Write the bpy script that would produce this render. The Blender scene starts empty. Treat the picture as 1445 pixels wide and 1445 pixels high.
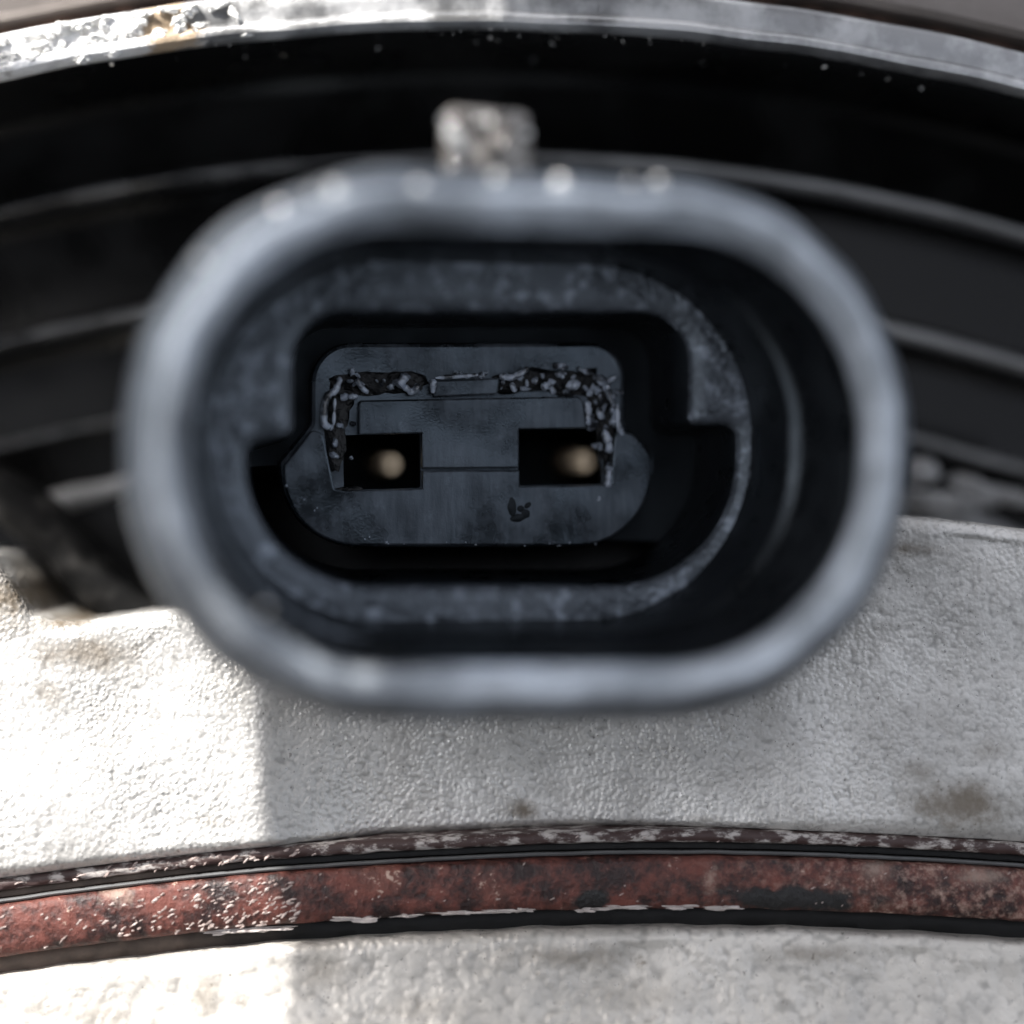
import bpy, bmesh, math, random
import numpy as np
from mathutils import Matrix, Vector, noise, geometry

random.seed(7)
SC = bpy.context.scene
COL = SC.collection
MM = 0.001

# ------------------------------------------------------------------ camera, sky, sun, exposure
# Working frame (millimetres): x right, y away from the lens, z up in the picture; the whole set is pitched
# so that the lens looks 42 degrees down on it.
DIST = 85.0            # lens to the plane y = 0
FPX = 3060.0           # focal length in pixels of a 1445 px frame
PITCH = math.radians(-42)
TILT = Matrix.Rotation(PITCH, 4, 'X')

cam_d = bpy.data.cameras.new('camera')
cam_d.sensor_width = 36
cam_d.lens = FPX / 1445 * 36
cam_d.clip_start = 0.002
cam_d.clip_end = 50
cam_d.dof.use_dof = True
cam_d.dof.focus_distance = (DIST - 0.2) * MM
cam_d.dof.aperture_fstop = 9.6
cam = bpy.data.objects.new('camera', cam_d)
COL.objects.link(cam)
cam.matrix_world = TILT @ Matrix.Translation((0, -DIST * MM, 0)) @ Matrix.Rotation(math.pi / 2, 4, 'X')
SC.camera = cam

SUN_L = Vector((-0.50, -0.45, 0.74)).normalized()       # towards the sun, working frame
SUN_W = (TILT.to_3x3() @ SUN_L).normalized()
world = bpy.data.worlds.new('World')
SC.world = world
world.use_nodes = True
wn = world.node_tree
bg = wn.nodes['Background']
sky = wn.nodes.new('ShaderNodeTexSky')
sky.sky_type = 'NISHITA'
sky.sun_disc = False
sky.sun_elevation = math.asin(SUN_W.z)
sky.sun_rotation = math.atan2(SUN_W.x, SUN_W.y)
sky.air_density = 0.8
sky.dust_density = 4.0
sky.ozone_density = 0.6
hs = wn.nodes.new('ShaderNodeHueSaturation')
hs.inputs['Saturation'].default_value = 0.34          # hazy, milky daylight
wn.links.new(sky.outputs[0], hs.inputs['Color'])
wn.links.new(hs.outputs[0], bg.inputs[0])
bg.inputs[1].default_value = 0.13

sun_d = bpy.data.lights.new('sun', 'SUN')
sun_d.energy = 3.0
sun_d.angle = math.radians(0.5)
sun_d.color = (1.0, 0.975, 0.94)
sun = bpy.data.objects.new('sun', sun_d)
COL.objects.link(sun)
sun.rotation_euler = SUN_W.to_track_quat('Z', 'Y').to_euler()
sun.location = SUN_W * 0.5

vs = SC.view_settings
vs.view_transform = 'Standard'
vs.look = 'None'
vs.gamma = 1
vs.use_curve_mapping = False
vs.exposure = 1.75


# ------------------------------------------------------------------ helpers
def P(px, py, y):
    """Point of the working frame at depth y that the photograph shows at pixel (px, py)."""
    k = (DIST + y) / FPX
    return Vector(((px - 722.5) * k, y, (722.5 - py) * k))


def finish(o, label=None, cat=None, group=None, kind=None):
    if label: o['label'] = label
    if cat: o['category'] = cat
    if group: o['group'] = group
    if kind: o['kind'] = kind
    return o


def thing(name, label, cat, mat=None, group=None):
    o = bpy.data.objects.new(name, None)
    o.empty_display_size = 0.002
    COL.objects.link(o)
    m = (mat or Matrix())
    m = m.copy()
    m.translation = m.translation * MM
    o.matrix_world = TILT @ m
    return finish(o, label, cat, group)


def obj(name, verts, faces, mat, parent=None, smooth=True, angle=40, kind=None, label=None):
    me = bpy.data.meshes.new(name)
    me.from_pydata([(v[0] * MM, v[1] * MM, v[2] * MM) for v in verts], [], faces)
    bm = bmesh.new(); bm.from_mesh(me)
    bmesh.ops.recalc_face_normals(bm, faces=bm.faces)
    bm.to_mesh(me); bm.free()
    me.materials.append(mat)
    if smooth:
        me.shade_smooth()
        if angle is not None:
            me.set_sharp_from_angle(angle=math.radians(angle))
    o = bpy.data.objects.new(name, me)
    COL.objects.link(o)
    if parent is not None:
        o.parent = parent
    else:
        o.matrix_world = TILT
    if kind: o['kind'] = kind
    if label: o['label'] = label
    return o


class MB:
    """Collects vertices and faces for one mesh object."""
    def __init__(s): s.v = []; s.f = []

    def add(s, vs_, fs):
        b = len(s.v)
        s.v += [tuple(v) for v in vs_]
        s.f += [tuple(i + b for i in f) for f in fs]
        return b

    def loft(s, rings, closed=True, cap0=False, cap1=False):
        n = len(rings[0]); b = len(s.v)
        for r in rings: s.v += [tuple(p) for p in r]
        for i in range(len(rings) - 1):
            for j in range(n if closed else n - 1):
                k = (j + 1) % n
                s.f.append((b + i * n + j, b + i * n + k, b + (i + 1) * n + k, b + (i + 1) * n + j))
        if cap0: s.f.append(tuple(b + j for j in range(n)))
        if cap1: s.f.append(tuple(b + (len(rings) - 1) * n + j for j in range(n)))

    def plate(s, outer, holes, y):
        """Planar face with holes: loops of (x, z) at depth y."""
        loops = [[Vector((p[0], p[1], 0)) for p in l] for l in [outer] + holes]
        tris = geometry.tessellate_polygon(loops)
        pts = [p for l in loops for p in l]
        s.add([(p.x, y, p.y) for p in pts], tris)

    def tube(s, pts, radii, seg=10, caps=True):
        pts = [Vector(p) for p in pts]
        rings = []
        for i, p in enumerate(pts):
            t = (pts[min(i + 1, len(pts) - 1)] - pts[max(i - 1, 0)]).normalized()
            ref = Vector((0, 1, 0)) if abs(t.y) < .9 else Vector((1, 0, 0))
            u = t.cross(ref).normalized(); w = t.cross(u)
            r = radii[i] if hasattr(radii, '__len__') else radii
            rings.append([p + u * (r * math.cos(a)) + w * (r * math.sin(a)) for a in [2 * math.pi * k / seg for k in range(seg)]])
        s.loft(rings, True, caps, caps)

    def blob(s, c, rx, ry, rz, rot=0.0, seed=0, rough=.25, n=8):
        """Lumpy ellipsoid, rotated in the picture plane."""
        b = len(s.v); c = Vector(c)
        ca, sa = math.cos(rot), math.sin(rot)
        m = n * 2
        for i in range(n + 1):
            th = math.pi * i / n
            for j in range(m):
                ph = 2 * math.pi * j / m
                d = Vector((math.sin(th) * math.cos(ph), math.cos(th), math.sin(th) * math.sin(ph)))
                q = 1 + rough * noise.noise(d * 1.6 + Vector((seed * 3.7, seed * 1.3, 0)))
                x, y, z = d.x * rx * q, d.y * ry * q, d.z * rz * q
                s.v.append((c.x + x * ca - z * sa, c.y + y, c.z + x * sa + z * ca))
        for i in range(n):
            for j in range(m):
                k = (j + 1) % m
                s.f.append((b + i * m + j, b + i * m + k, b + (i + 1) * m + k, b + (i + 1) * m + j))

    def build(s, name, mat, parent=None, **kw):
        return obj(name, s.v, s.f, mat, parent, **kw)


def round_poly(corners, seg=10):
    """Closed outline (x, z) of a polygon whose corners (x, z, radius) are rounded; counter-clockwise or not."""
    out = []
    n = len(corners)
    for i in range(n):
        p0, p1, p2 = [Vector(corners[(i + k) % n][:2]) for k in (-1, 0, 1)]
        r = corners[i][2]
        a, b = (p0 - p1), (p2 - p1)
        la, lb = a.length, b.length
        a.normalize(); b.normalize()
        ang = math.acos(max(-1, min(1, a.dot(b))))
        if r <= 1e-6 or ang > math.pi - .01:
            out.append(p1.copy()); continue
        t = min(r / math.tan(ang / 2), la * .92, lb * .92)
        r = t * math.tan(ang / 2)
        cdir = (a + b).normalized()
        c = p1 + cdir * (r / math.sin(ang / 2))
        s0 = p1 + a * t - c; s1 = p1 + b * t - c
        a0 = math.atan2(s0.y, s0.x); a1 = math.atan2(s1.y, s1.x)
        da = (a1 - a0 + math.pi) % (2 * math.pi) - math.pi
        for k in range(seg + 1):
            q = a0 + da * k / seg
            out.append(c + Vector((math.cos(q), math.sin(q))) * r)
    return out


def offset(loop, d):
    """Outline moved outward by d (loop counter-clockwise in x, z)."""
    n = len(loop); out = []
    area = sum(loop[i].x * loop[(i + 1) % n].y - loop[(i + 1) % n].x * loop[i].y for i in range(n))
    sg = 1 if area > 0 else -1
    for i in range(n):
        k = 1
        a = loop[i] - loop[i - 1]
        b = loop[(i + 1) % n] - loop[i]
        if a.length < 1e-7: a = b
        if b.length < 1e-7: b = a
        na = Vector((a.y, -a.x)).normalized() * sg; nb = Vector((b.y, -b.x)).normalized() * sg
        m = (na + nb)
        m = m.normalized() if m.length > 1e-6 else na
        out.append(loop[i] + m * (d / max(.5, m.dot(na))))
    return out


def stadium(w, h, r, seg=28, dx=0, dz=0):
    return round_poly([(w / 2 + dx, h / 2 + dz, r), (-w / 2 + dx, h / 2 + dz, r), (-w / 2 + dx, -h / 2 + dz, r), (w / 2 + dx, -h / 2 + dz, r)], seg)


def resample(loop, n):
    """n points evenly spread along a closed outline, starting on its +x axis side."""
    pts = loop + [loop[0]]
    d = [0]
    for i in range(1, len(pts)): d.append(d[-1] + (pts[i] - pts[i - 1]).length)
    L = d[-1]; out = []
    for k in range(n):
        t = L * k / n
        x = np.interp(t, d, [p.x for p in pts]); z = np.interp(t, d, [p.y for p in pts])
        out.append(Vector((float(x), float(z))))
    return out


def lift(loop, y): return [(p.x, y, p.y) for p in loop]


def smooth01(t):
    t = max(0.0, min(1.0, t))
    return t * t * (3 - 2 * t)


def spline(xs, ys):
    """Monotone-ish cubic through points (Catmull-Rom), linear outside."""
    xs = list(xs); ys = list(ys)
    m = [0] * len(xs)
    for i in range(len(xs)):
        a = max(0, i - 1); b = min(len(xs) - 1, i + 1)
        m[i] = (ys[b] - ys[a]) / (xs[b] - xs[a])

    def f(x):
        if x <= xs[0]: return ys[0] + m[0] * (x - xs[0])
        if x >= xs[-1]: return ys[-1] + m[-1] * (x - xs[-1])
        i = 0
        while xs[i + 1] < x: i += 1
        h = xs[i + 1] - xs[i]; t = (x - xs[i]) / h
        return ((2 * t**3 - 3 * t**2 + 1) * ys[i] + (t**3 - 2 * t**2 + t) * h * m[i]
                + (-2 * t**3 + 3 * t**2) * ys[i + 1] + (t**3 - t**2) * h * m[i + 1])
    return f


# ------------------------------------------------------------------ materials
class Mat:
    def __init__(s, name):
        s.m = bpy.data.materials.new(name); s.m.use_nodes = True
        s.t = s.m.node_tree; s.b = s.t.nodes['Principled BSDF']
        s.co = s.t.nodes.new('ShaderNodeTexCoord').outputs['Object']

    def node(s, typ, ins=None, **props):
        n = s.t.nodes.new(typ)
        for k, v in props.items(): setattr(n, k, v)
        for k, v in (ins or {}).items(): s.set(n.inputs[k], v)
        return n

    def set(s, sock, v):
        if isinstance(v, bpy.types.NodeSocket): s.t.links.new(v, sock)
        elif isinstance(v, (tuple, list)) and len(v) == 3 and sock.type == 'RGBA': sock.default_value = (*v, 1)
        else: sock.default_value = v

    def inp(s, **kw):
        for k, v in kw.items(): s.set(s.b.inputs[k.replace('_', ' ')], v)
        return s

    def noise(s, mm, detail=4, rough=.55, vec=None, dist=0):
        return s.node('ShaderNodeTexNoise', {'Vector': vec or s.co, 'Scale': 1000.0 / mm, 'Detail': detail, 'Roughness': rough, 'Distortion': dist}).outputs['Fac']

    def voronoi(s, mm, feature='F1', out='Distance', vec=None, rnd=1):
        return s.node('ShaderNodeTexVoronoi', {'Vector': vec or s.co, 'Scale': 1000.0 / mm, 'Randomness': rnd}, feature=feature).outputs[out]

    def stretch(s, sx, sy, sz):
        return s.node('ShaderNodeVectorMath', {0: s.co, 1: (sx, sy, sz)}, operation='MULTIPLY').outputs[0]

    def ramp(s, fac, lo, hi, a=0.0, b=1.0):
        return s.node('ShaderNodeMapRange', {'Value': fac, 'From Min': lo, 'From Max': hi, 'To Min': a, 'To Max': b}, interpolation_type='SMOOTHSTEP').outputs[0]

    def math(s, op, a, b=0.0):
        return s.node('ShaderNodeMath', {0: a, 1: b}, operation=op).outputs[0]

    def mix(s, fac, a, b):
        n = s.node('ShaderNodeMix', {'Factor': fac}, data_type='RGBA')
        s.set(n.inputs[6], a); s.set(n.inputs[7], b)
        return n.outputs[2]

    def bump(s, h, strength, mm, normal=None):
        n = s.node('ShaderNodeBump', {'Height': h, 'Strength': strength, 'Distance': mm * MM})
        if normal: s.set(n.inputs['Normal'], normal)
        return n.outputs[0]

    def spot(s, c, rx, rz, nz, soft=.5):
        """Mask of a stain about the point c (mm), ragged by the noise nz."""
        d = s.node('ShaderNodeVectorMath', {0: s.co, 1: (c[0] * MM, c[1] * MM, c[2] * MM)}, operation='SUBTRACT').outputs[0]
        d = s.node('ShaderNodeVectorMath', {0: d, 1: (1000 / rx, 0, 1000 / rz)}, operation='MULTIPLY').outputs[0]
        l = s.node('ShaderNodeVectorMath', {0: d}, operation='LENGTH').outputs['Value']
        l = s.math('ADD', l, s.math('MULTIPLY', s.math('SUBTRACT', nz, .5), 2.4))
        return s.ramp(l, 1.0, 1.0 - soft)


def grey(v, t=(1, 1, 1)): return (v * t[0], v * t[1], v * t[2])


COOL = (.86, .96, 1.12)


def plastic(name, base, rough, grain=.5, relief=.02, wear=0.0, spec=.5):
    m = Mat(name)
    n1 = m.noise(1.7, 5); n2 = m.noise(.22, 3)
    col = m.mix(m.ramp(n1, .38, .7), grey(base * .8, COOL), grey(base * 1.25, COOL))
    if wear:
        col = m.mix(m.math('MULTIPLY', m.ramp(m.noise(.7, 6, .65), .50, .66), wear), col, grey(max(.34, base * 1.4), COOL))
    m.inp(Base_Color=col, Roughness=m.ramp(n1, .3, .7, rough - .07, rough + .1), Specular_IOR_Level=spec, Specular_Tint=(.78, .90, 1.0, 1),
          Normal=m.bump(n2, grain, relief))
    return m.m


M_SHELL = plastic('shell_plastic', .09, .36, .5, .03, .35, .8)
m = Mat('abraded_lip_plastic')
n1 = m.noise(6.5, 5, .6); n2 = m.noise(1.4, 6, .65)
PALE = (.90, .97, 1.06)
col = m.mix(m.ramp(n1, .35, .68), grey(.24, PALE), grey(.78, PALE))
col = m.mix(m.ramp(n2, .55, .72, 0, .6), col, grey(.70, PALE))
col = m.mix(m.ramp(n2, .44, .32, 0, .5), col, grey(.16, PALE))
m.inp(Base_Color=col, Roughness=m.ramp(n1, .3, .7, .45, .25), Specular_IOR_Level=.9, Specular_Tint=(.82, .92, 1.0, 1), Normal=m.bump(n1, .9, .9, m.bump(n2, .6, .2)))
M_LIP = m.m
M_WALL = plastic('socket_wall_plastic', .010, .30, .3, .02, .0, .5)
M_LEDGE = plastic('socket_ledge_plastic', .10, .28, .9, .12, 1.0, 1.0)
M_HOLE = plastic('terminal_hole_plastic', .004, .6)

m = Mat('insert_plastic')
st = m.noise(.25, 4, vec=m.stretch(1.0, 1.0, .16))
n1 = m.noise(3.2, 4, .6)
n5 = m.noise(.9, 6, .7)
col = m.mix(m.math('MULTIPLY', m.ramp(n1, .36, .62), m.ramp(st, .2, .7, .4, 1.0)), grey(.004, COOL), grey(.115, COOL))
col = m.mix(m.ramp(n5, .55, .72, 0, .45), col, grey(.22, COOL))
m.inp(Base_Color=col, Specular_IOR_Level=1.0, Specular_Tint=(.70, .86, 1.0, 1), Roughness=m.ramp(n1, .35, .65, .2, .38),
      Normal=m.bump(m.noise(3.4, 2, vec=m.stretch(.8, 1, .55)), 1.0, .40, m.bump(st, .4, .03, m.bump(m.noise(.09, 2), .4, .014))))
M_INSERT = m.m

m = Mat('recess_dark_sealant')
m.inp(Base_Color=grey(.004, COOL), Roughness=.25, Specular_IOR_Level=.25, Normal=m.bump(m.noise(.35, 4), .9, .12))
M_BED = m.m
m = Mat('glossy_sealant')
m.inp(Base_Color=m.mix(m.ramp(m.noise(.7, 4), .40, .56), grey(.04, COOL), grey(.62, COOL)), Roughness=.2, Specular_IOR_Level=.9, Normal=m.bump(m.noise(.3, 3), .4, .05))
M_SEAL = m.m

m = Mat('brass')
m.inp(Base_Color=(.95, .74, .50), Metallic=.15, Roughness=.5)
M_BRASS = m.m

m = Mat('scuffed_tab')
n1 = m.noise(.8, 4)
m.inp(Base_Color=m.mix(m.ramp(n1, .4, .62), (.10, .088, .08), (.26, .24, .22)), Roughness=m.ramp(n1, .3, .7, .06, .3), Specular_IOR_Level=1.0, Metallic=.35,
      Normal=m.bump(m.noise(1.0, 3), 1.0, .6))
M_TAB = m.m

# black paint of the drum
m = Mat('black_drum_paint')
n1 = m.noise(6, 4)
brush = m.noise(.3, 3)
m.inp(Base_Color=m.mix(m.ramp(n1, .4, .7), grey(.003), grey(.010)), Specular_IOR_Level=.22, Roughness=m.ramp(n1, .35, .65, .2, .34),
      Normal=m.bump(brush, .12, .01))
M_DRUM = m.m
m = Mat('worn_rib_paint_sheen')
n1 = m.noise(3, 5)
sx = m.node('ShaderNodeSeparateXYZ', {0: m.co}).outputs[0]  # lighter to the right paints in sky reflection; the noise is wear
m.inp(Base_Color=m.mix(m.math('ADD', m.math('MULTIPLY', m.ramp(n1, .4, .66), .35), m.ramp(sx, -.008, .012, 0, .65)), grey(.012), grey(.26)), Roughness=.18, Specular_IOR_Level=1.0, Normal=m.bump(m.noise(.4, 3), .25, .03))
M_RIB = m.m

# bare rim metal with corrosion crust
m = Mat('bare_rim_metal')
n1 = m.noise(2.2, 6, .6); nz = m.noise(1.2, 5, .65)
fine = m.noise(.35, 3)
cr = m.spot((-17.2, 0, 18.2), 5.5, 2.4, nz, .35)
br = m.spot(tuple(P(235, 40, 1)), 1.6, 1.3, nz, .5)
base = m.mix(m.ramp(n1, .36, .66), grey(.26), grey(.55))
base = m.mix(cr, base, grey(.78))
base = m.mix(br, base, (.42, .32, .22))
m.inp(Base_Color=base, Metallic=m.math('SUBTRACT', .75, m.math('MULTIPLY', cr, .75)), Roughness=m.ramp(n1, .3, .7, .28, .5),
      Normal=m.bump(m.noise(.9, 5), m.ramp(cr, 0, 1, .15, .9), .25, m.bump(fine, .35, .03)))
M_RIM = m.m
m = Mat('rusty_groove')
n1 = m.noise(1.5, 5)
m.inp(Base_Color=m.mix(m.ramp(n1, .35, .7), (.03, .017, .012), (.15, .085, .06)), Roughness=.75, Normal=m.bump(n1, .6, .15))
M_GROOVE = m.m
m = Mat('dull_outer_ring')
n1 = m.noise(3, 4)
m.inp(Base_Color=m.mix(n1, (.15, .125, .11), (.30, .27, .25)), Metallic=.4, Roughness=.45, Normal=m.bump(m.noise(.4, 3), .3, .05))
M_OUTER = m.m

# sand-cast aluminium
def casting(name, tint, peel, stains_and_shade, grime):
    m = Mat(name)
    nz = m.noise(1.6, 6, .68)
    big = m.noise(7, 4)
    g = m.voronoi(peel, 'SMOOTH_F1')
    g2 = m.noise(peel * 1.3, 3, .6)
    h = m.math('ADD', m.math('MULTIPLY', g, -1.0), m.math('MULTIPLY', g2, .5))
    spk = m.ramp(m.noise(.16, 1), .66, .78)
    col = m.mix(m.ramp(big, .3, .7), grey(.54, tint), grey(.76, tint))
    col = m.mix(m.ramp(m.noise(.5, 4, .6), .55, .8, 0, .15), col, grey(.30, tint))
    col = m.mix(m.ramp(h, -.15, -.6, 0, .6), col, grey(.22, tint))
    col = m.mix(m.ramp(m.noise(2.8, 5, .65), .42, .7, 0, .5), col, grey(.38, (1, .95, .88)))
    pit = m.ramp(m.noise(.33, 2), .70, .76)
    col = m.mix(m.math('MULTIPLY', pit, .6), col, (.12, .10, .085))
    tot = m.ramp(nz, .60, .74, 0, grime)
    for (c, rx, rz, k) in stains_and_shade:
        tot = m.math('MAXIMUM', tot, m.math('MULTIPLY', m.spot(c, rx, rz, m.math('ADD', m.math('MULTIPLY', nz, .6), m.math('MULTIPLY', m.noise(.45, 5, .7), .4)), 1.0), k))
    col = m.mix(tot, col, (.14, .112, .08))
    m.inp(Base_Color=col, Metallic=m.ramp(tot, 0, 1, .45, 0), Roughness=m.math('SUBTRACT', .48, m.math('MULTIPLY', spk, .36)),
          Normal=m.bump(h, m.math('MULTIPLY', m.ramp(m.noise(4, 3), .35, .65, .35, .85), m.ramp(m.node('ShaderNodeSeparateXYZ', {0: m.co}).outputs[0], .010, .016, 1.0, .45)), .10, m.bump(nz, .2, .15)))
    return m.m


S = lambda px, py: tuple(P(px, py, -1))
M_CAST = casting('cast_aluminium', (1, .97, .92), .17, [
    (S(120, 925), 3.0, 1.1, .85), (S(5, 845), 2.6, 2.2, 1.0), (S(75, 880), 2.4, .55, 1.0), (S(70, 985), 1.2, 1.0, .6),  # spots at the top-left corner edge paint in shade, the others stain
    (S(1360, 1135), 3.2, 1.3, .9), (S(1300, 1090), 1.2, .8, .5), (S(740, 1150), 1.1, .6, .95), (S(1290, 775), 1.8, .5, .7), (S(1400, 1060), 1.6, .7, .4), (S(300, 1160), 1.2, .4, .5),
    (S(1000, 1160), 1.2, .3, .4), (S(900, 1165), .7, .25, .4)], .12)
M_CAST2 = casting('cast_aluminium_lower', (1, .94, .85), .3, [
    (S(460, 1370), 1.6, 1.4, .5), (S(290, 1400), 1.0, 1.5, .6), (S(800, 1350), 4, .6, .5), (S(1150, 1345), 3, .5, .5), (S(60, 1420), 1.4, .5, .3), (S(930, 1400), 3.5, 1.0, .3), (S(600, 1420), 3, .8, .3), (S(150, 1430), 1.6, .6, .45)], .8)

# flaking red primer over rust
m = Mat('flaking_red_paint')
n1 = m.noise(1.4, 6, .65); n2 = m.noise(.5, 5, .7); n3 = m.noise(3.5, 4); n4 = m.noise(.2, 4, .7)
col = m.mix(m.ramp(m.math('ADD', m.math('MULTIPLY', n1, .6), m.math('MULTIPLY', n2, .4)), .40, .60), (.018, .007, .006), (.14, .040, .028))
col = m.mix(m.ramp(n3, .5, .7, 0, .5), col, (.17, .058, .040))
pale = m.ramp(m.math('ADD', n2, m.math('MULTIPLY', n3, .35)), .80, .88)
for (px, py, rx, rz) in [(150, 1275, 1.2, .8), (1010, 1255, .5, .9), (1250, 1240, 1.0, .7), (1400, 1250, 1.5, .6), (830, 1215, .35, .5)]:
    pale = m.math('MAXIMUM', pale, m.math('MULTIPLY', m.spot(tuple(P(px, py, -3)), rx, rz, m.math('ADD', m.math('MULTIPLY', n2, .7), m.math('MULTIPLY', n4, .5)), .8), .55))
sx = m.node('ShaderNodeSeparateXYZ', {0: m.co}).outputs[0]
wear = m.math('MULTIPLY', m.ramp(sx, .004, .018), m.ramp(m.math('ADD', m.math('MULTIPLY', n2, .55), m.math('MULTIPLY', n4, .45)), .46, .64))
pale = m.math('MAXIMUM', pale, m.math('MULTIPLY', wear, .6))
col = m.mix(pale, col, (.42, .30, .24))
soot = m.math('MAXIMUM', m.spot(tuple(P(1130, 1282, -3)), 3.6, .62, n1, .5), m.spot(tuple(P(840, 1285, -3)), .9, .5, n1, .5))
col = m.mix(soot, col, (.012, .011, .011))
m.inp(Base_Color=col, Roughness=m.ramp(n1, .3, .7, .4, .7), Normal=m.bump(n2, .8, .16, m.bump(m.voronoi(.28), .5, .06)))
M_RED = m.m
m = Mat('flaking_strip_paint')
n1 = m.noise(.5, 6, .7, vec=m.stretch(.5, 1, 1)); n2 = m.noise(2.5, 3)
col = m.mix(m.ramp(n1, .47, .60), (.05, .028, .025), (.46, .42, .39))
m.inp(Base_Color=col, Roughness=.55, Normal=m.bump(n1, .5, .08))
M_STRIP = m.m
m = Mat('gasket_rubber_and_gap_shade')
sx = m.node('ShaderNodeSeparateXYZ', {0: m.co}).outputs[0]
sx = m.math('ADD', sx, m.math('MULTIPLY', m.noise(2.5, 4), .008))
m.inp(Base_Color=m.mix(m.ramp(sx, -.004, -.012, 0, .85), m.mix(m.noise(1, 4), grey(.003), grey(.016)), m.mix(m.noise(.8, 5), (.03, .022, .018), (.20, .15, .12))), Specular_IOR_Level=.25, Roughness=.6, Normal=m.bump(m.noise(.4, 4), .5, .06))
M_GASK = m.m
m = Mat('gasket_edge_steel')
m.inp(Base_Color=m.mix(m.noise(1.2, 4), grey(.05), grey(.14)), Metallic=.3, Roughness=.55)
M_WIRE = m.m
m = Mat('pale_paint_flake')
m.inp(Base_Color=m.mix(m.noise(.4, 4), (.24, .18, .16), (.62, .58, .55)), Roughness=.6, Normal=m.bump(m.noise(.2, 3), .5, .05))
M_FLAKE = m.m
m = Mat('pinkish_chip_glint')
m.inp(Base_Color=m.mix(m.noise(.8, 3), (.20, .11, .09), (.55, .48, .44)), Roughness=.4)
M_CHIP = m.m
m = Mat('white_corrosion_and_glint')
m.inp(Base_Color=m.mix(m.noise(.9, 5), (.62, .60, .56), (.84, .84, .82)), Roughness=.7, Normal=m.bump(m.noise(.5, 5), .5, .08))
M_CRUST_GLINT = m.m
m = Mat('bright_metal_burr')
m.inp(Base_Color=(.80, .78, .75), Metallic=.7, Roughness=.28)
M_BURR = m.m
m = Mat('dirty_rubber_hose')
n1 = m.noise(1.2, 5)
m.inp(Base_Color=m.mix(m.ramp(n1, .45, .7), (.004, .004, .004), (.022, .021, .02)), Specular_IOR_Level=.1, Roughness=.8, Normal=m.bump(n1, .6, .15))
M_HOSE = m.m
m = Mat('grey_grime')
m.inp(Base_Color=m.mix(m.noise(.8, 4), grey(.10), grey(.48)), Roughness=.5, Normal=m.bump(m.noise(.5, 4), .6, .12))
M_GRIME = m.m
m = Mat('added_matte_black')
m.inp(Base_Color=grey(.02), Roughness=.6, Normal=m.bump(m.noise(1.0, 3), .3, .05))
M_ADDED_BLACK = m.m

# ------------------------------------------------------------------ the ribbed drum behind the connector
CX, CZ = -1.6, -69.8
A0, A1, NA = math.radians(-38), math.radians(38), 260


def revolve(name, prof, mat, parent, wob=0.0, freq=.5, seed=0, a0=A0, a1=A1, na=NA, angle=35, **kw):
    """Closed profile (r, y) turned about the drum's axis."""
    mb = MB(); rings = []
    for i in range(na + 1):
        a = a0 + (a1 - a0) * i / na
        ring = []
        for j, (r, y) in enumerate(prof):
            x, z = CX + r * math.sin(a), CZ + r * math.cos(a)
            d = wob * noise.noise(Vector((x * freq, y * freq + seed, z * freq))) if wob else 0
            ring.append((CX + (r + d) * math.sin(a), y + d * .6, CZ + (r + d) * math.cos(a)))
        rings.append(ring)
    mb.loft(rings, True, True, True)
    return mb.build(name, mat, parent, angle=angle, **kw)


def rr(row, y):
    """Radius whose highest point shows at this pixel row when it lies at depth y."""
    return P(650, row, y).z - CZ


drum = thing('ribbed_drum', 'glossy black ribbed round drum with worn bare metal rim behind the connector', 'drum')
YB = 8.0
r0 = rr(36, 1.0)
face = [(r0 + .6, YB + 6), (r0 + .6, 2.1), (r0 - .02, 1.9)]
# inner wall falling back from the rim, then the shallow dish in steps
for row, y in [(62, 4.2), (96, 7.2), (104, 7.9), (118, 8.2), (150, 8.1), (200, 7.7), (212, 7.3), (236, 7.3), (246, 8.6), (262, 9.0), (330, 8.8), (384, 8.3), (392, 7.9), (414, 7.9), (424, 9.0),
               (440, 9.3), (500, 9.1), (548, 8.9), (572, 9.2), (640, 9.2), (700, 9.0), (960, 9.0)]:
    face.append((rr(row, y), y))
face.append((rr(960, 9), YB + 6))
revolve('drum_face', face, M_DRUM, drum, wob=.05, freq=.12, angle=30)


def bead(row, y, r, squash=1.0, n=14):
    c = rr(row, y)
    return [(c + r * squash * math.cos(2 * math.pi * k / n), y + r * math.sin(2 * math.pi * k / n)) for k in range(n)]


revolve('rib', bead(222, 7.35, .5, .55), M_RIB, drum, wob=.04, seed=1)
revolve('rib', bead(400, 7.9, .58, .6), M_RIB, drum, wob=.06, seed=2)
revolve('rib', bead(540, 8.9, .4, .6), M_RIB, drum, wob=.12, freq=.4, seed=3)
revolve('rib', bead(632, 9.0, .55, .8), M_GRIME, drum, wob=.35, freq=.5, seed=4, label='lowest rib caked with grey grime')
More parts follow.
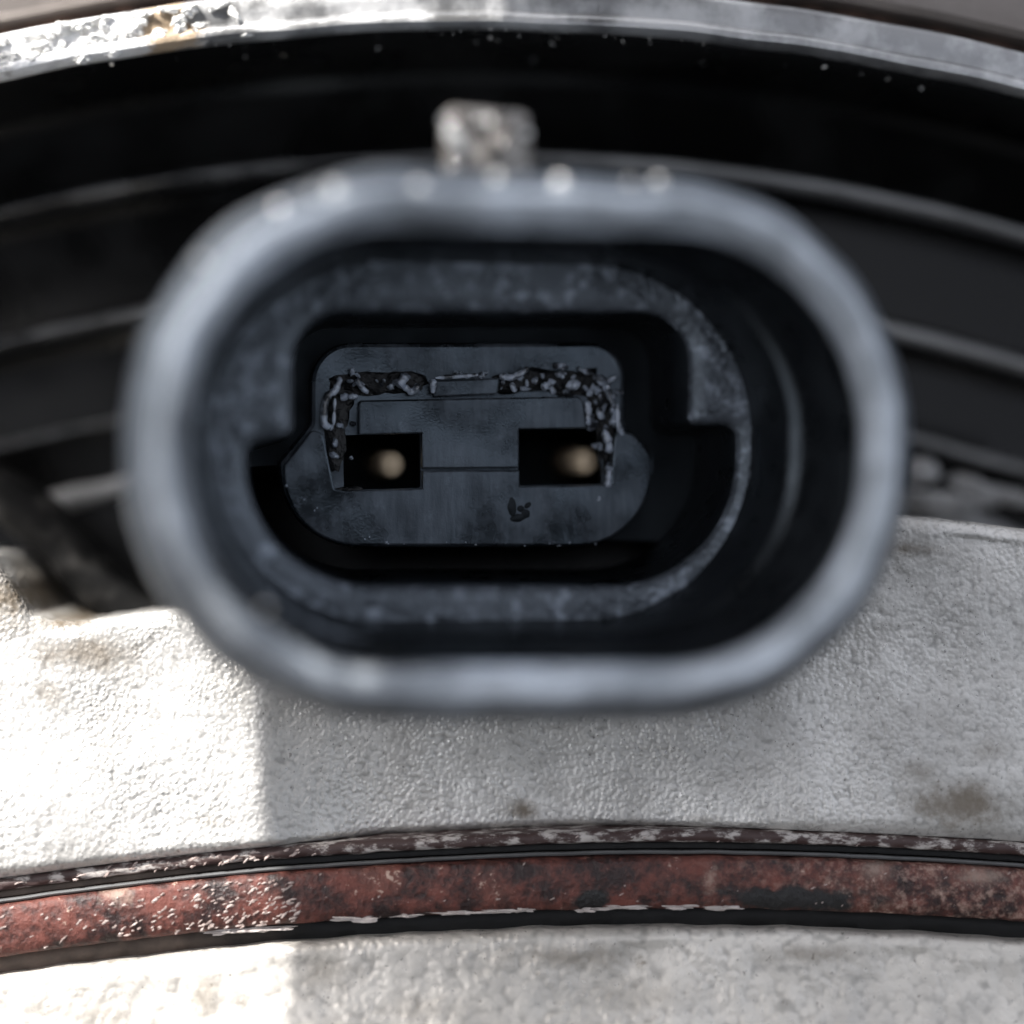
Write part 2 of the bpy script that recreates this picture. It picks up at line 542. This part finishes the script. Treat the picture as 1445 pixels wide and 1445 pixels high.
# worn rim
rimp = [(r0 + .5, 4.5), (r0 + .12, 1.95), (r0 - .06, 1.7), (r0 - .02, 1.35), (r0 + .16, 1.02), (r0 + .36, 1.0), (r0 + .52, 1.12), (r0 + .64, 1.3), (r0 + 1.0, 1.32), (r0 + 1.5, 1.28), (r0 + 1.72, 1.4), (r0 + 1.8, 1.7), (r0 + 1.8, 4.5)]
revolve('rim', rimp, M_RIM, drum, wob=.10, freq=.35, na=420, angle=50)
revolve('rusty_groove', [(r0 + 1.7, 3.4), (r0 + 2.7, 3.6), (r0 + 2.7, 6), (r0 + 1.7, 6)], M_GROOVE, drum, wob=.1)
revolve('outer_ring', [(r0 + 2.45, 5.5), (r0 + 2.5, 2.4), (r0 + 2.75, 2.1), (r0 + 3.6, 2.0), (r0 + 9, 2.2), (r0 + 9.4, 2.6), (r0 + 9.4, 5.5)], M_OUTER, drum, wob=.06)

# white corrosion crust on the rim, burrs and chips along its edge
mb = MB()
for k in range(60):
    px = random.uniform(-60, 265) if k < 52 else random.uniform(265, 380)
    a = math.asin((P(px, 0, 1).x - CX) / r0)
    r = r0 + random.uniform(.1, 1.5)
    mb.blob((CX + r * math.sin(a), 1.2, CZ + r * math.cos(a)), random.uniform(.12, .45), random.uniform(.08, .2), random.uniform(.1, .28), random.uniform(-.1, .5), k, .8, 10)
mb.build('corrosion_crust', M_CRUST_GLINT, drum, kind='stuff')
mb = MB()
for k in range(64):
    px = random.gauss(800, 260) if k < 50 else random.uniform(100, 1400)
    a = math.asin((P(px, 0, 2).x - CX) / r0)
    t = abs(random.gauss(0, .25)) if k < 50 else random.uniform(.2, .7)
    row = 44 + 60 * min(t, 1.0); y = 1.4 + 5.5 * min(t, 1)
    r = rr(row, y) + .06
    s = random.uniform(.02, .06) if random.random() < .85 else .11
    c = Vector((CX + r * math.sin(a), y - .03, CZ + r * math.cos(a)))
    q = [c + Vector((random.uniform(-1, 1), random.uniform(-.8, .3), random.uniform(-1, 1))) * s * f for f in (1, 1.2, 1, 1.9)]
    mb.add(q, [(0, 1, 2), (0, 1, 3), (1, 2, 3), (0, 2, 3)])
mb.build('metal_burr', M_BURR, drum, smooth=False, kind='stuff')
# lumps of grime on the lowest rib
for (px, py, rx, rz, rot) in [(1302, 664, .75, .62, 0), (1372, 690, 1.2, .5, -.5), (1330, 706, 1.6, .45, -.12), (1425, 700, 1.3, .35, -.25)]:
    mb = MB(); mb.blob(P(px, py, 8.2), rx, .55, rz, rot, px, .5, 10)
    mb.build('grime_lump', M_GRIME, drum)

# ------------------------------------------------------------------ castings, band and gasket below
top_px = [(-500, 770), (-140, 770), (-20, 782), (14, 822), (44, 866), (75, 876), (120, 876), (200, 864), (245, 860), (272, 866), (300, 893), (335, 928), (365, 938), (420, 935), (1000, 935), (1080, 900),
          (1150, 800), (1190, 738), (1225, 727), (1300, 728), (1445, 746), (1620, 775), (2000, 800)]
edge_px = [(-500, 1325), (-200, 1270), (0, 1240), (200, 1214), (400, 1194), (800, 1173), (1100, 1173), (1445, 1190), (1700, 1215), (2000, 1250)]


YK = -.8
BY = 2.2               # the band and what lies under it were measured at y = -3; they stand this much deeper


def row_curve(pts, y, dz=0.0):
    q = [P(a, b, y) for a, b in pts]
    return lambda x: float(np.interp(x, [v.x for v in q], [v.z for v in q])) + dz


ztop = row_curve(top_px, 0)
eq = [P(a, b, YK) for a, b in edge_px]
zedge = spline([v.x for v in eq], [v.z for v in eq])


def yface(x, z):
    y = -.75 * smooth01((-4.0 - z) / 9.5)
    y += 1.3 * smooth01((x + 9.6) / 5) * (1 - smooth01((x - 1) / 11)) * smooth01((-5.5 - z) / 7.5)
    y -= .25 * (1 - smooth01((x + 9.9) / 1.6))                  # raised boss left of the connector
    y -= .3 * smooth01((x - 11.5) / 3.5) * smooth01((z + 13.5) / 4) # and a softer one right of it
    return y


XS = np.concatenate([np.linspace(-48, -22, 40, endpoint=False), np.linspace(-22, 22, 420, endpoint=False), np.linspace(22, 48, 40)])
NV = 150
mb = MB(); rings = []
for x in XS:
    x = float(x)
    zt, zb = ztop(x), zedge(x)
    zt += .12 * noise.noise(Vector((x * .9, 3, 0))) + .05 * noise.noise(Vector((x * 3, 8, 0)))
    f = .55                                                    # fillet radius of the upper edge
    y0 = yface(x, zt)
    ring = [(x, 14, zb), (x, 14, zt - .3), (x, 6, zt - .1), (x, y0 + 2.5, zt)]
    for k in range(7):
        a = math.pi / 2 * k / 6
        ring.append((x, y0 + f - f * math.sin(a), zt - f + f * math.cos(a)))
    for k in range(1, NV + 1):
        t = k / NV
        z = (zt - f) * (1 - t) + zb * t
        y = yface(x, z)
        y += .14 * noise.noise(Vector((x * .3, z * .3, 1))) + .03 * noise.noise(Vector((x * 1.3, z * 1.3, 5))) + .02 * noise.noise(Vector((x * 3.1, z * 3.1, 9)))
        if k > NV - 8: y += .35 * ((k - NV + 8) / 8) ** 2
        ring.append((x, y, z))
    rings.append(ring)
mb.loft(rings, True, True, True)
cast = mb.build('aluminium_casting', M_CAST, None, angle=60)
finish(cast, 'rough sand-cast pale aluminium casting between the connector and the red band', 'casting')


def sweep(name, prof, mat, parent, wob=.03, seed=0, x0=-48, x1=48, n=420, angle=50, freq=1.1, **kw):
    """Closed profile (dz below the casting's lower edge, y) drawn along that edge."""
    mb = MB(); rings = []
    for i in range(n + 1):
        x = x0 + (x1 - x0) * i / n
        zb = zedge(x)
        ring = []
        for j, (dz, y) in enumerate(prof):
            w = wob * noise.noise(Vector((x * freq, dz * 1.7 + seed, seed)))
            w2 = wob * noise.noise(Vector((x * freq, dz * 1.7 + seed, seed + 40)))
            ring.append((x, y + BY + w, zb - dz + w2))
        rings.append(ring)
    mb.loft(rings, True, True, True)
    return mb.build(name, mat, parent, angle=angle, **kw)


band_t = thing('red_band', 'flaking red-brown painted band between the two pale castings', 'band')
sweep('band_face', [(1.05, 8), (1.05, -2.75), (1.12, -2.98), (1.3, -3.08), (1.9, -3.12), (2.5, -3.1), (2.9, -3.02), (3.06, -2.85), (3.1, -2.6), (3.1, 8)], M_RED, band_t, wob=.05)
sweep('flaking_strip', [(.03, 8), (.03, -2.6), (.1, -2.78), (.28, -2.86), (.46, -2.8), (.54, -2.6), (.54, 8)], M_STRIP, band_t, wob=.05, seed=2)
gk = thing('edge_gasket', 'thin grey gasket edge running along the top of the red band', 'gasket')
sweep('gasket_body', [(.50, 8), (.50, -2.3), (.62, -2.42), (.80, -2.42), (.88, -2.3), (1.0, -2.3), (1.08, 8)], M_GASK, gk, wob=.02, seed=3)
wire = MB()
pts = []
for i in range(300):
    x = -48 + 96 * i / 299
    pts.append((x, BY - 2.62 + .03 * noise.noise(Vector((x * .5, 0, 0))), zedge(x) - .92 + .03 * noise.noise(Vector((x * .7, 4, 0)))))
wire.tube(pts, .085, 8)
wire.build('steel_edge', M_WIRE, gk)
seam = sweep('shadow_gap', [(3.0, 8), (3.0, -2.0), (3.2, -2.2), (3.55, -2.2), (3.9, -2.1), (4.1, -1.6), (4.1, 8)], M_GASK, None, wob=.05, seed=6)  # near-black strip paints the shadow gap below the band, dirtier to the left
finish(seam, 'dirty near-black strip painting the shadow seal squeezed under the red band', 'gap')

# pale flakes clinging to the band's lower edge and face
random.seed(21)
fl = [(505, 1300, 30, 7), (640, 1303, 26, 5), (700, 1300, 30, 5), (740, 1296, 12, 5), (885, 1293, 34, 6), (965, 1291, 20, 5), (1030, 1290, 24, 6),
      (570, 1303, 16, 4), (345, 1350, 40, 7), (300, 1352, 24, 5), (830, 1300, 14, 4)]
for k, (px, py, rx, rz) in enumerate(fl):
    x = P(px, py, -3).x
    dz = zedge(x) - P(px, py, -3).z
    mb = MB(); kx = 82 / FPX
    mb.blob((x, BY - 2.92 if dz < 3.3 else BY - 2.75, zedge(x) - min(max(dz, 3.0), 3.16)), rx * kx * .95, .10, rz * kx * .55, 0.02, k, 1.7, 12)
    mb.build('paint_flake', M_FLAKE, band_t)
mb = MB()
for k in range(300):
    if k < 250: px = 415 - abs(random.gauss(0, 190))  # crowded on the left as pale dabs drawn for sun glints
    else: px = random.uniform(380, 1500)
    x = P(px, 1300, -3).x
    dz = random.uniform(1.15, 3.0) if random.random() < .8 else random.uniform(.1, .5)
    y = BY - 3.11 if dz > 1 else BY - 2.84
    s = random.uniform(.02, .075) * (1.1 if px < 415 else .6)
    mb.blob((x, y, zedge(x) - dz), s * random.uniform(1, 2.6), s * .3, s * .6, random.uniform(.1, .9), k, 1.3, 5)
mb.build('paint_chip_glint', M_CHIP, band_t, kind='stuff')

mb = MB(); rings = []
for x in XS:
    x = float(x)
    zt = zedge(x) - 3.82 + .10 * noise.noise(Vector((x * .6, 13, 0)))
    f = .5; y0 = -3.2 + BY
    ring = [(x, 14, -34), (x, 14, zt), (x, y0 + 3, zt)]
    for k in range(7):
        a = math.pi / 2 * k / 6
        ring.append((x, y0 + f - f * math.sin(a), zt - f + f * math.cos(a)))
    for k in range(1, 91):
        t = k / 90
        z = (zt - f) * (1 - t) - 34 * t
        y = y0 - 2.2 * smooth01((zt - z) / 9) + 6 * smooth01((zt - z - 8) / 12)
        y += .2 * noise.noise(Vector((x * .3, z * .3, 21))) + .08 * noise.noise(Vector((x * 1.2, z * 1.2, 25)))
        ring.append((x, y, z))
    rings.append(ring)
mb.loft(rings, True, True, True)
low = mb.build('lower_casting', M_CAST2, None, angle=60)
finish(low, 'brown-stained pale aluminium casting below the red band', 'casting')

# ------------------------------------------------------------------ black hose left of the connector
mb = MB()
hp = [(-420, 560, 9), (-200, 610, 8), (-60, 668, 7), (30, 716, 6.2), (95, 772, 5.8), (150, 832, 5.4), (230, 892, 5.0), (330, 940, 5.0), (430, 985, 5.5)]
hx = [P(*p) for p in hp]
fx = [spline(range(len(hx)), [v[k] for v in hx]) for k in range(3)]
pts = [(fx[0](t), fx[1](t), fx[2](t)) for t in np.linspace(0, len(hx) - 1, 90)]
mb.tube(pts, [1.15 + .05 * noise.noise(Vector((i * .3, 0, 0))) for i in range(90)], 20)
hose = mb.build('rubber_hose', M_HOSE)
finish(hose, 'dirty black rubber hose passing behind the left of the connector', 'hose')

# ------------------------------------------------------------------ the connector
org = P(655, 626, 0)
MC = Matrix.Translation(org) @ Matrix.Rotation(math.radians(9.7), 4, 'Z') @ Matrix.Rotation(math.radians(1.7), 4, 'X')
MCI = MC.inverted()
EYE = Vector((0, -DIST, 0))


def C(px, py, yc):
    """(x, z) in the connector's own frame of the pixel, on its plane y = yc."""
    a = MCI @ EYE; b = MCI @ P(px, py, 0)
    t = (yc - a.y) / (b.y - a.y)
    q = a + (b - a) * t
    return Vector((q.x, q.z))


def CP(pts, yc):
    return [(*C(p[0], p[1], yc), p[2] if len(p) > 2 else 0) for p in pts]


conn = thing('electrical_connector', 'black plastic oval two-pin electrical connector socket with grey scuffed lip', 'connector', MC)

N = 220
YL = -12.0


def ring(w, h, r, y, dx=0, dz=0, wob=0.0, seed=0):
    lp = resample(stadium(w, h, r, dx=dx, dz=dz), N)
    out = []
    for p in lp:
        d = wob * noise.noise(Vector((p.x * .35, p.y * .35, seed)))
        n = p.normalized()
        out.append((p.x + n.x * d, y + d * .7, p.y + n.y * d))
    return out


mb = MB()
L = lambda w, h, r, y, wob=0: ring(w + .25, h + .1, r, y, .78, -.16, wob * 1.6)
mb.loft([ring(24.6, 17.0, 8.3, 12), ring(24.9, 17.3, 8.4, 2, .2), L(27.3, 18.9, 9.2, -8.4, .06), L(27.5, 19.1, 9.3, -9.5, .1), L(27.3, 18.9, 9.2, -10.2, .12), L(26.6, 18.2, 8.85, -10.8, .13), L(25.5, 17.2, 8.35, -11.2, .1)])
mb.build('shell', M_SHELL, conn)
mb = MB()
mb.loft([L(25.5, 17.25, 8.3, -10.9, .1), L(25.75, 17.4, 8.5, -11.3, .12), L(25.5, 17.15, 8.35, -11.75, .14), L(24.95, 16.55, 8.0, -12.0, .15), L(24.3, 15.9, 7.7, -11.98, .15),
         L(23.75, 15.25, 7.4, -11.65, .12), L(23.45, 14.9, 7.2, -11.0, .08), L(23.3, 14.75, 7.1, -11.1), L(23.4, 14.85, 7.1, -9.8)])
lip = mb.build('lip', M_LIP, conn)
YE = -4.0
ec = C(687, 624, YE)
W = lambda w, h, r, y: ring(w, h, r, y, ec.x + (.62 - ec.x) * (YE - y) / (YE + 10.5), ec.y + (-.12 - ec.y) * (YE - y) / (YE + 10.5))
mb = MB()
mb.loft([W(23.4, 14.8, 7.1, -10.5), W(22.9, 14.5, 7.0, -10.0), W(22.1, 14.15, 6.8, -7.5), W(21.7, 13.95, 6.7, -7.25), W(21.3, 13.8, 6.6, -7.15), W(21.1, 13.7, 6.5, -6.9), W(20.6, 13.5, 6.45, -4.3), W(20.4, 13.3, 6.4, -3.9), W(20.8, 13.7, 6.5, -3.6)])
mb.build('socket_wall', M_WALL, conn)
for (w_, h_, y_, r_, lo) in [(21.9, 14.05, -7.3, .15, -4.0)]:  # pale ridge on the left half alone paints the lit wall step
    pr = [p for p in W(w_, h_, 6.7, y_) if p[0] < lo]
    pr.sort(key=lambda p: math.atan2(p[2] - ec.y, -(p[0] - ec.x)))
    mb = MB(); mb.tube(pr, [r_ * min(1, .2 + min(i, len(pr) - 1 - i) / 8) for i in range(len(pr))], 10)
    mb.build('lit_ridge', M_LEDGE, conn)

# keyed ledge part-way down the socket
key = round_poly(CP([(975, 440, 1.9), (415, 440, 1.9), (415, 610, .35), (350, 630, .5), (350, 826, 4.6), (1042, 826, 4.8), (1042, 600, .5), (975, 600, .35)], YE), 12)
out = resample(stadium(20.7, 13.6, 6.5, dx=ec.x, dz=ec.y), N)
mb = MB()
mb.plate(out, [offset(key, .6)], YE)
mb.loft([lift(offset(key, .6), YE), lift(offset(key, .34), YE + .07), lift(offset(key, .14), YE + .22), lift(offset(key, .03), YE + .5)])
ledge = mb.build('socket_ledge', M_LEDGE, conn, angle=30)
mb = MB()
mb.loft([lift(offset(key, .04), YE + .48), lift(offset(key, .0), YE + .9), lift(offset(key, -.12), -1.2), lift(offset(key, -.3), 1.6)])
mb.build('key_wall', M_WALL, conn, angle=30)
# scuffs and smeared grease lumps on the ledge
mb = MB(); random.seed(5)
for k in range(150):
    i = random.randrange(N)
    t = random.uniform(.08, .92)
    a = out[i]
    b = min(offset(key, .45), key=lambda q: (q - a).length)
    p = a * (1 - t) + b * t
    px_up = p.y > 1.5 or (p.y < -4.5 and p.x > -3)
    if not px_up and random.random() < .8: continue
    tang = math.atan2(a.x, -a.y)
    mb.blob((p.x, YE - .01, p.y), random.uniform(.15, .6), random.uniform(.03, .10), random.uniform(.08, .2), tang + math.pi * 0 + random.uniform(-.4, .4), k, .9, 6)
mb.build('grease_smear', M_LEDGE, ledge, kind='stuff')

# insert with the two terminal openings
ins = round_poly(CP([(885, 482, 1.4), (440, 483, 1.6), (440, 598, .3), (396, 652, .25), (396, 773, 3.4), (925, 773, 3.4), (925, 640, 1.2), (885, 600, .8)], 0), 12)
holes = []
for h in ([(595, 612, .12), (485, 614, .12), (487, 692, .12), (596, 689, .12)], [(851, 604, .12), (733, 606, .12), (734, 686, .12), (853, 684, .12)]):
    holes.append(round_poly(CP(h, 0), 3))
YI = .5
mb = MB()
mb.plate(offset(ins, -.18), holes, YI)
mb.loft([lift(offset(ins, -.18), YI), lift(offset(ins, -.06), YI + .05), lift(ins, YI + .18), lift(ins, 1.7)])
insert = mb.build('insert', M_INSERT, conn, angle=30)
openings = []
for h in holes:
    mb = MB()
    mb.loft([lift(offset(h, .01), YI - .0), lift(offset(h, .02), 1.0), lift(offset(h, .7), 1.3), lift(offset(h, .7), 7.0)], cap1=True)
    openings.append(mb.build('terminal_opening', M_HOLE, conn, smooth=False))
# moat floor behind everything
mb = MB(); mb.plate(stadium(21, 13.5, 6), [offset(ins, -.3)], 1.55); mb.build('socket_floor', M_HOLE, conn)


def raised(name, corners, y0, y1, mat, bev=.07, seg=4):
    lp = round_poly(CP(corners, y0), seg)
    mb = MB()
    mb.plate(offset(lp, -bev), [], y0)
    mb.loft([lift(offset(lp, -bev), y0), lift(offset(lp, -bev * .3), y0 + bev * .3), lift(lp, y0 + bev), lift(lp, y1)])
    return mb.build(name, mat, insert, angle=30)


raised('terminal_plate', [(822, 559, .3), (506, 565, .15), (506, 613.3, .02), (595.3, 611.8, .02), (596, 661, .02), (733, 660, .02), (732.7, 605.8, .02), (828, 603.8, .02)], 0.0, .6, M_INSERT)
raised('lower_plate', [(733.5, 663.5, .02), (596.5, 664.5, .02), (596.3, 689.3, .02), (487, 692.5, .02), (472, 690, .1), (456, 612, .3), (441, 606, .2), (401, 657, .3), (401, 769, 2.9), (919, 769, 3.0), (919, 640, 1.2), (888, 606, .8), (868, 612, .3), (862, 684, .1), (853, 684.3, .02), (734, 686.4, .02)], .04, .6, M_INSERT, seg=10)
raised('cross_bar', [(706, 533, .05), (615, 537, .05), (612, 560, .05), (702, 556, .05)], .12, .6, M_INSERT)
# brass pins inside the openings
for o_, (px, py) in zip(openings, ((554, 656), (830, 652))):
    yp = 1.25
    c = C(px, py, yp)
    mb = MB(); rings = []
    for (r, y) in [(.02, yp), (.34, yp + .05), (.5, yp + .2), (.58, yp + .45), (.62, yp + .8), (.62, 6.5)]:
        rings.append([(c.x + r * math.cos(a), y, c.y + r * math.sin(a)) for a in [2 * math.pi * k / 20 for k in range(20)]])
    mb.loft(rings, True, True, False)
    mb.build('terminal_pin', M_BRASS, o_)

mb = MB()  # near-black blobs paint the recess shade round the sealant lumps
for k, (px, py, rx, rz) in enumerate([(520, 540, 1.3, .42), (570, 540, 1.0, .42), (720, 540, .8, .42), (770, 536, 1.1, .45), (820, 540, 1.0, .6), (850, 570, .5, 1.0), (860, 620, .4, 1.3), (480, 570, .5, .9), (475, 620, .4, 1.2), (490, 700, .9, .35)]):
    c = C(px, py, 0); mb.blob((c.x, YI, c.y), rx, .08, rz, 0, k, .5, 10)
mb.build('sealant_recess_dark', M_BED, insert, kind='stuff')
# squeezed-out sealant round the terminal plate: explicit worms and lumps
mb = MB()


def worm(pts, r, y=.10):
    q = [C(a, b, 0) for a, b in pts]
    fxx = spline(range(len(q)), [v.x for v in q]); fz = spline(range(len(q)), [v.y for v in q])
    n = 6 * (len(q) - 1) + 1
    ts = np.linspace(0, len(q) - 1, n)
    rad = [r * (1.1 + .7 * noise.noise(Vector((a * 3.3, pts[0][0], 0)))) * (1 if 0 < i < n - 1 else .45) for i, a in enumerate(ts)]
    mb.tube([(fxx(t), y, fz(t)) for t in ts], rad, 9)


worm([(480, 532), (474, 550), (463, 558), (458, 575), (458, 598), (470, 604)], .13)
worm([(473, 562), (471, 600)], .06)
worm([(560, 545), (571, 532), (574, 527)], .2)
worm([(570, 545), (583, 553), (592, 542)], .13)
worm([(612, 535), (611, 555)], .13)
worm([(615, 533), (650, 531), (675, 529)], .08)
worm([(503, 535), (512, 548), (520, 554)], .10)
worm([(537, 545), (543, 535)], .09)
worm([(705, 530), (720, 533), (735, 527), (747, 519)], .12)
worm([(722, 540), (728, 553)], .11)
worm([(765, 548), (778, 540), (781, 535)], .14)
random.seed(17)
for k in range(26):
    t = random.random()
    ang = math.radians(100 - 110 * t)
    ro = random.choice((1.0, 1.0, .8))
    a_ = 795 + 74 * ro * math.cos(ang); b_ = 582 - 66 * ro * math.sin(ang)
    c = C(a_, b_, 0); sz = random.uniform(.06, .17)
    mb.blob((c.x, .3, c.y), sz * random.uniform(1, 2.2), sz, sz * .8, ang + math.pi / 2 + random.uniform(-.5, .5), k, 1.0, 7)
worm([(808, 540), (818, 546)], .18)
worm([(830, 566), (831, 582), (831, 600)], .13)
worm([(845, 575), (850, 592)], .12)
worm([(852, 606), (860, 625), (861, 640)], .15)
worm([(861, 652), (860, 672), (858, 688)], .12)
worm([(872, 570), (874, 600), (880, 615)], .1)
worm([(492, 560), (505, 559)], .09)
random.seed(11)
for k in range(60):
    t = random.random()
    if t < .6: px, py = random.uniform(485, 840), random.uniform(524, 553)
    elif t < .85: px, py = random.uniform(835, 880), random.uniform(530, 640)
    else: px, py = random.uniform(455, 505), random.uniform(540, 690)
    if 615 < px < 700: py = random.uniform(524, 533)
    c = C(px, py, 0)
    s = random.uniform(.05, .15)
    mb.blob((c.x, .38, c.y), s * random.uniform(.8, 1.6), s * 1.4, s * .9, random.uniform(-1.5, 1.5), k, .8, 5)
for (px, py, s) in [(809, 542, .19), (487, 560, .14), (845, 704, .17), (850, 688, .12)]:
    c = C(px, py, 0); mb.blob((c.x, .2, c.y), s * 1.2, s, s, .5, px, .6, 8)
for k in range(24):       # specks of flash along the lower rim
    t = random.random()
    px = 398 + 460 * t; py = 668 + 104 * min(1, (t * 3.2)) ** .6
    c = C(px + random.uniform(-3, 3), min(py, 770) + random.uniform(-6, 1), 0)
    s = random.uniform(.02, .055)
    mb.blob((c.x, .04, c.y), s, s, s, 0, k, .5, 4)
mb.build('sealant_bead', M_SEAL, insert, kind='stuff')
# dark moulded mark on the lower plate: a c-shaped smudge
mb = MB()
for (px, py, rx, rz, ro) in [(723, 716, .14, .36, .1), (731, 731, .26, .15, .2), (742, 725, .14, .17, 0), (745, 713, .13, .10, .6), (735, 718, .12, .12, 0)]:
    c = C(px, py, 0); mb.blob((c.x, .06, c.y), rx * 1.3, .06, rz * 1.15, ro, px, .15, 10)
mb.build('mould_mark', M_HOLE, insert)

# scuffed latch tab on top of the shell
yt0, yt1 = -8.2, -4.2
mb = MB()
tl = round_poly(CP([(742, 160, .35), (622, 158, .3), (628, 300, .1), (752, 300, .1)], -7), 6)
rings = []
for (d, y, dz) in [(-.45, -8.4, -.15), (-.15, -8.25, -.05), (0, -7.9, 0), (0, -5.5, .0), (-.2, -4.6, -.3)]:
    rr_ = []
    for p in offset(tl, d):
        w = .15 * noise.noise(Vector((p.x * .8, y * .8, p.y * .8)))
        rr_.append((p.x + w, y + w * .6, p.y + dz + w))
    rings.append(rr_)
mb.loft(rings, True, True, True)
tab = mb.build('latch_tab', M_TAB, conn, angle=50)
# white dabs paint glints on the tab; metal specks catch sun along the lip
random.seed(3)
mb = MB()
for (px, py, y, s) in [(626, 170, -8.3, .13), (640, 195, -8.4, .3), (634, 185, -8.4, .22), (648, 210, -8.3, .2), (674, 172, -8.3, .14), (690, 172, -8.3, .17), (640, 236, -8.4, .13), (740, 190, -8.2, .16), (700, 245, -8.6, .12)]:
    c = C(px, py, y); mb.blob((c.x, y - .25, c.y), s, s * .7, s, .5, px, .7, 6)
mb.build('tab_glint', M_CRUST_GLINT, tab, kind='stuff')
GLINT = []
mb = MB()
for (px, py, y, s, hole) in [(472, 268, -11.1, .24, .30), (592, 264, -11.1, .2, .2), (790, 257, -11.1, .24, .28), (930, 257, -11.05, .2, .2), (890, 259, -11.05, .16, 0), (440, 274, -11.0, .16, .15), (395, 292, -11.0, .14, .14),
                       (285, 366, -11.0, .16, .14), (375, 860, -11.5, .12, .2), (352, 917, -11.2, .18, .26), (470, 965, -11.2, .2, .22), (530, 972, -11.2, .2, .24), (700, 250, -10.9, .16, .2)]:
    c = C(px, py, y); mb.blob((c.x, y, c.y), s, s, s, .5, px, .4, 6)
    if hole: GLINT.append((MC @ Vector((c.x, y - s * .6, c.y)), hole))
mb.build('lip_speck', M_BURR, lip, kind='stuff')
for (px, py, r) in [(642, 195, .75), (682, 172, .35), (627, 171, .3), (640, 236, .25)]:
    c = C(px, py, -8.5); GLINT.append((MC @ Vector((c.x, -8.5, c.y)), r))

# ------------------------------------------------------------------ cover added between sun and connector, shaped to cast the shadow edge, unseen
eA, eB = P(338, 900, -.4), P(402, 1320, -.9)     # the edge of its shadow on the castings
q = SUN_L
e = (eA - eB).normalized()
up = (e - q * e.dot(q)).normalized()
right = up.cross(q).normalized()
right = right if right.x > 0 else -right
base = eB + q * 78
mb = MB()
cs = round_poly([(0, -34, 2), (0, 9.5, .5), (-45, 9.5, 2), (-45, 12.5, 1), (-2, 20.3, 1), (10, 22.3, .5), (14, 60, 4), (80, 60, 6), (80, -34, 6)], 6)
perf = []
for g, r in GLINT:                                  # small perforations aimed to throw sun spots on the specks and tab
    d = g - base
    c = Vector((d.dot(right), d.dot(up)))
    perf.append([c + Vector((math.cos(a), math.sin(a))) * r * 1.55 for a in [2 * math.pi * k / 14 for k in range(14)]])
loops = [offset(cs, -.6)] + perf
tris = geometry.tessellate_polygon([[Vector((p.x, p.y, 0)) for p in l] for l in loops])
flat = [p for l in loops for p in l]
for t in (0, .8): mb.add([base + right * p.x + up * p.y + q * t for p in flat], tris)
for l in perf: mb.loft([[base + right * p.x + up * p.y + q * t for p in l] for t in (0, .8)])
mb.loft([[base + right * p.x + up * p.y + q * t for p in offset(cs, d)] for (d, t) in [(-.6, 0), (-.2, .1), (0, .4), (-.2, .7), (-.6, .8)]])
blocker = mb.build('added_shade_panel', M_ADDED_BLACK)
finish(blocker, 'added unseen matte black perforated cover panel that shades the connector from the sun', 'panel')

# dark cover added unseen behind the camera for the connector to mirror
mb = MB(); rings = []
cs = round_poly([(-120, 34, 20), (-160, -230, 30), (200, -230, 40), (170, -6, 20)], 8)
for (d, y) in [(-4, -262), (0, -265), (0, -272), (-4, -275)]:
    rings.append([(p.x, y - .0006 * (p.x - 40) ** 2, p.y) for p in offset(cs, d)])
mb.loft(rings, True, True, True)
dark_board = mb.build('added_dark_board', M_ADDED_BLACK)
finish(dark_board, 'large added dark cover facing the connector from behind the camera', 'board')
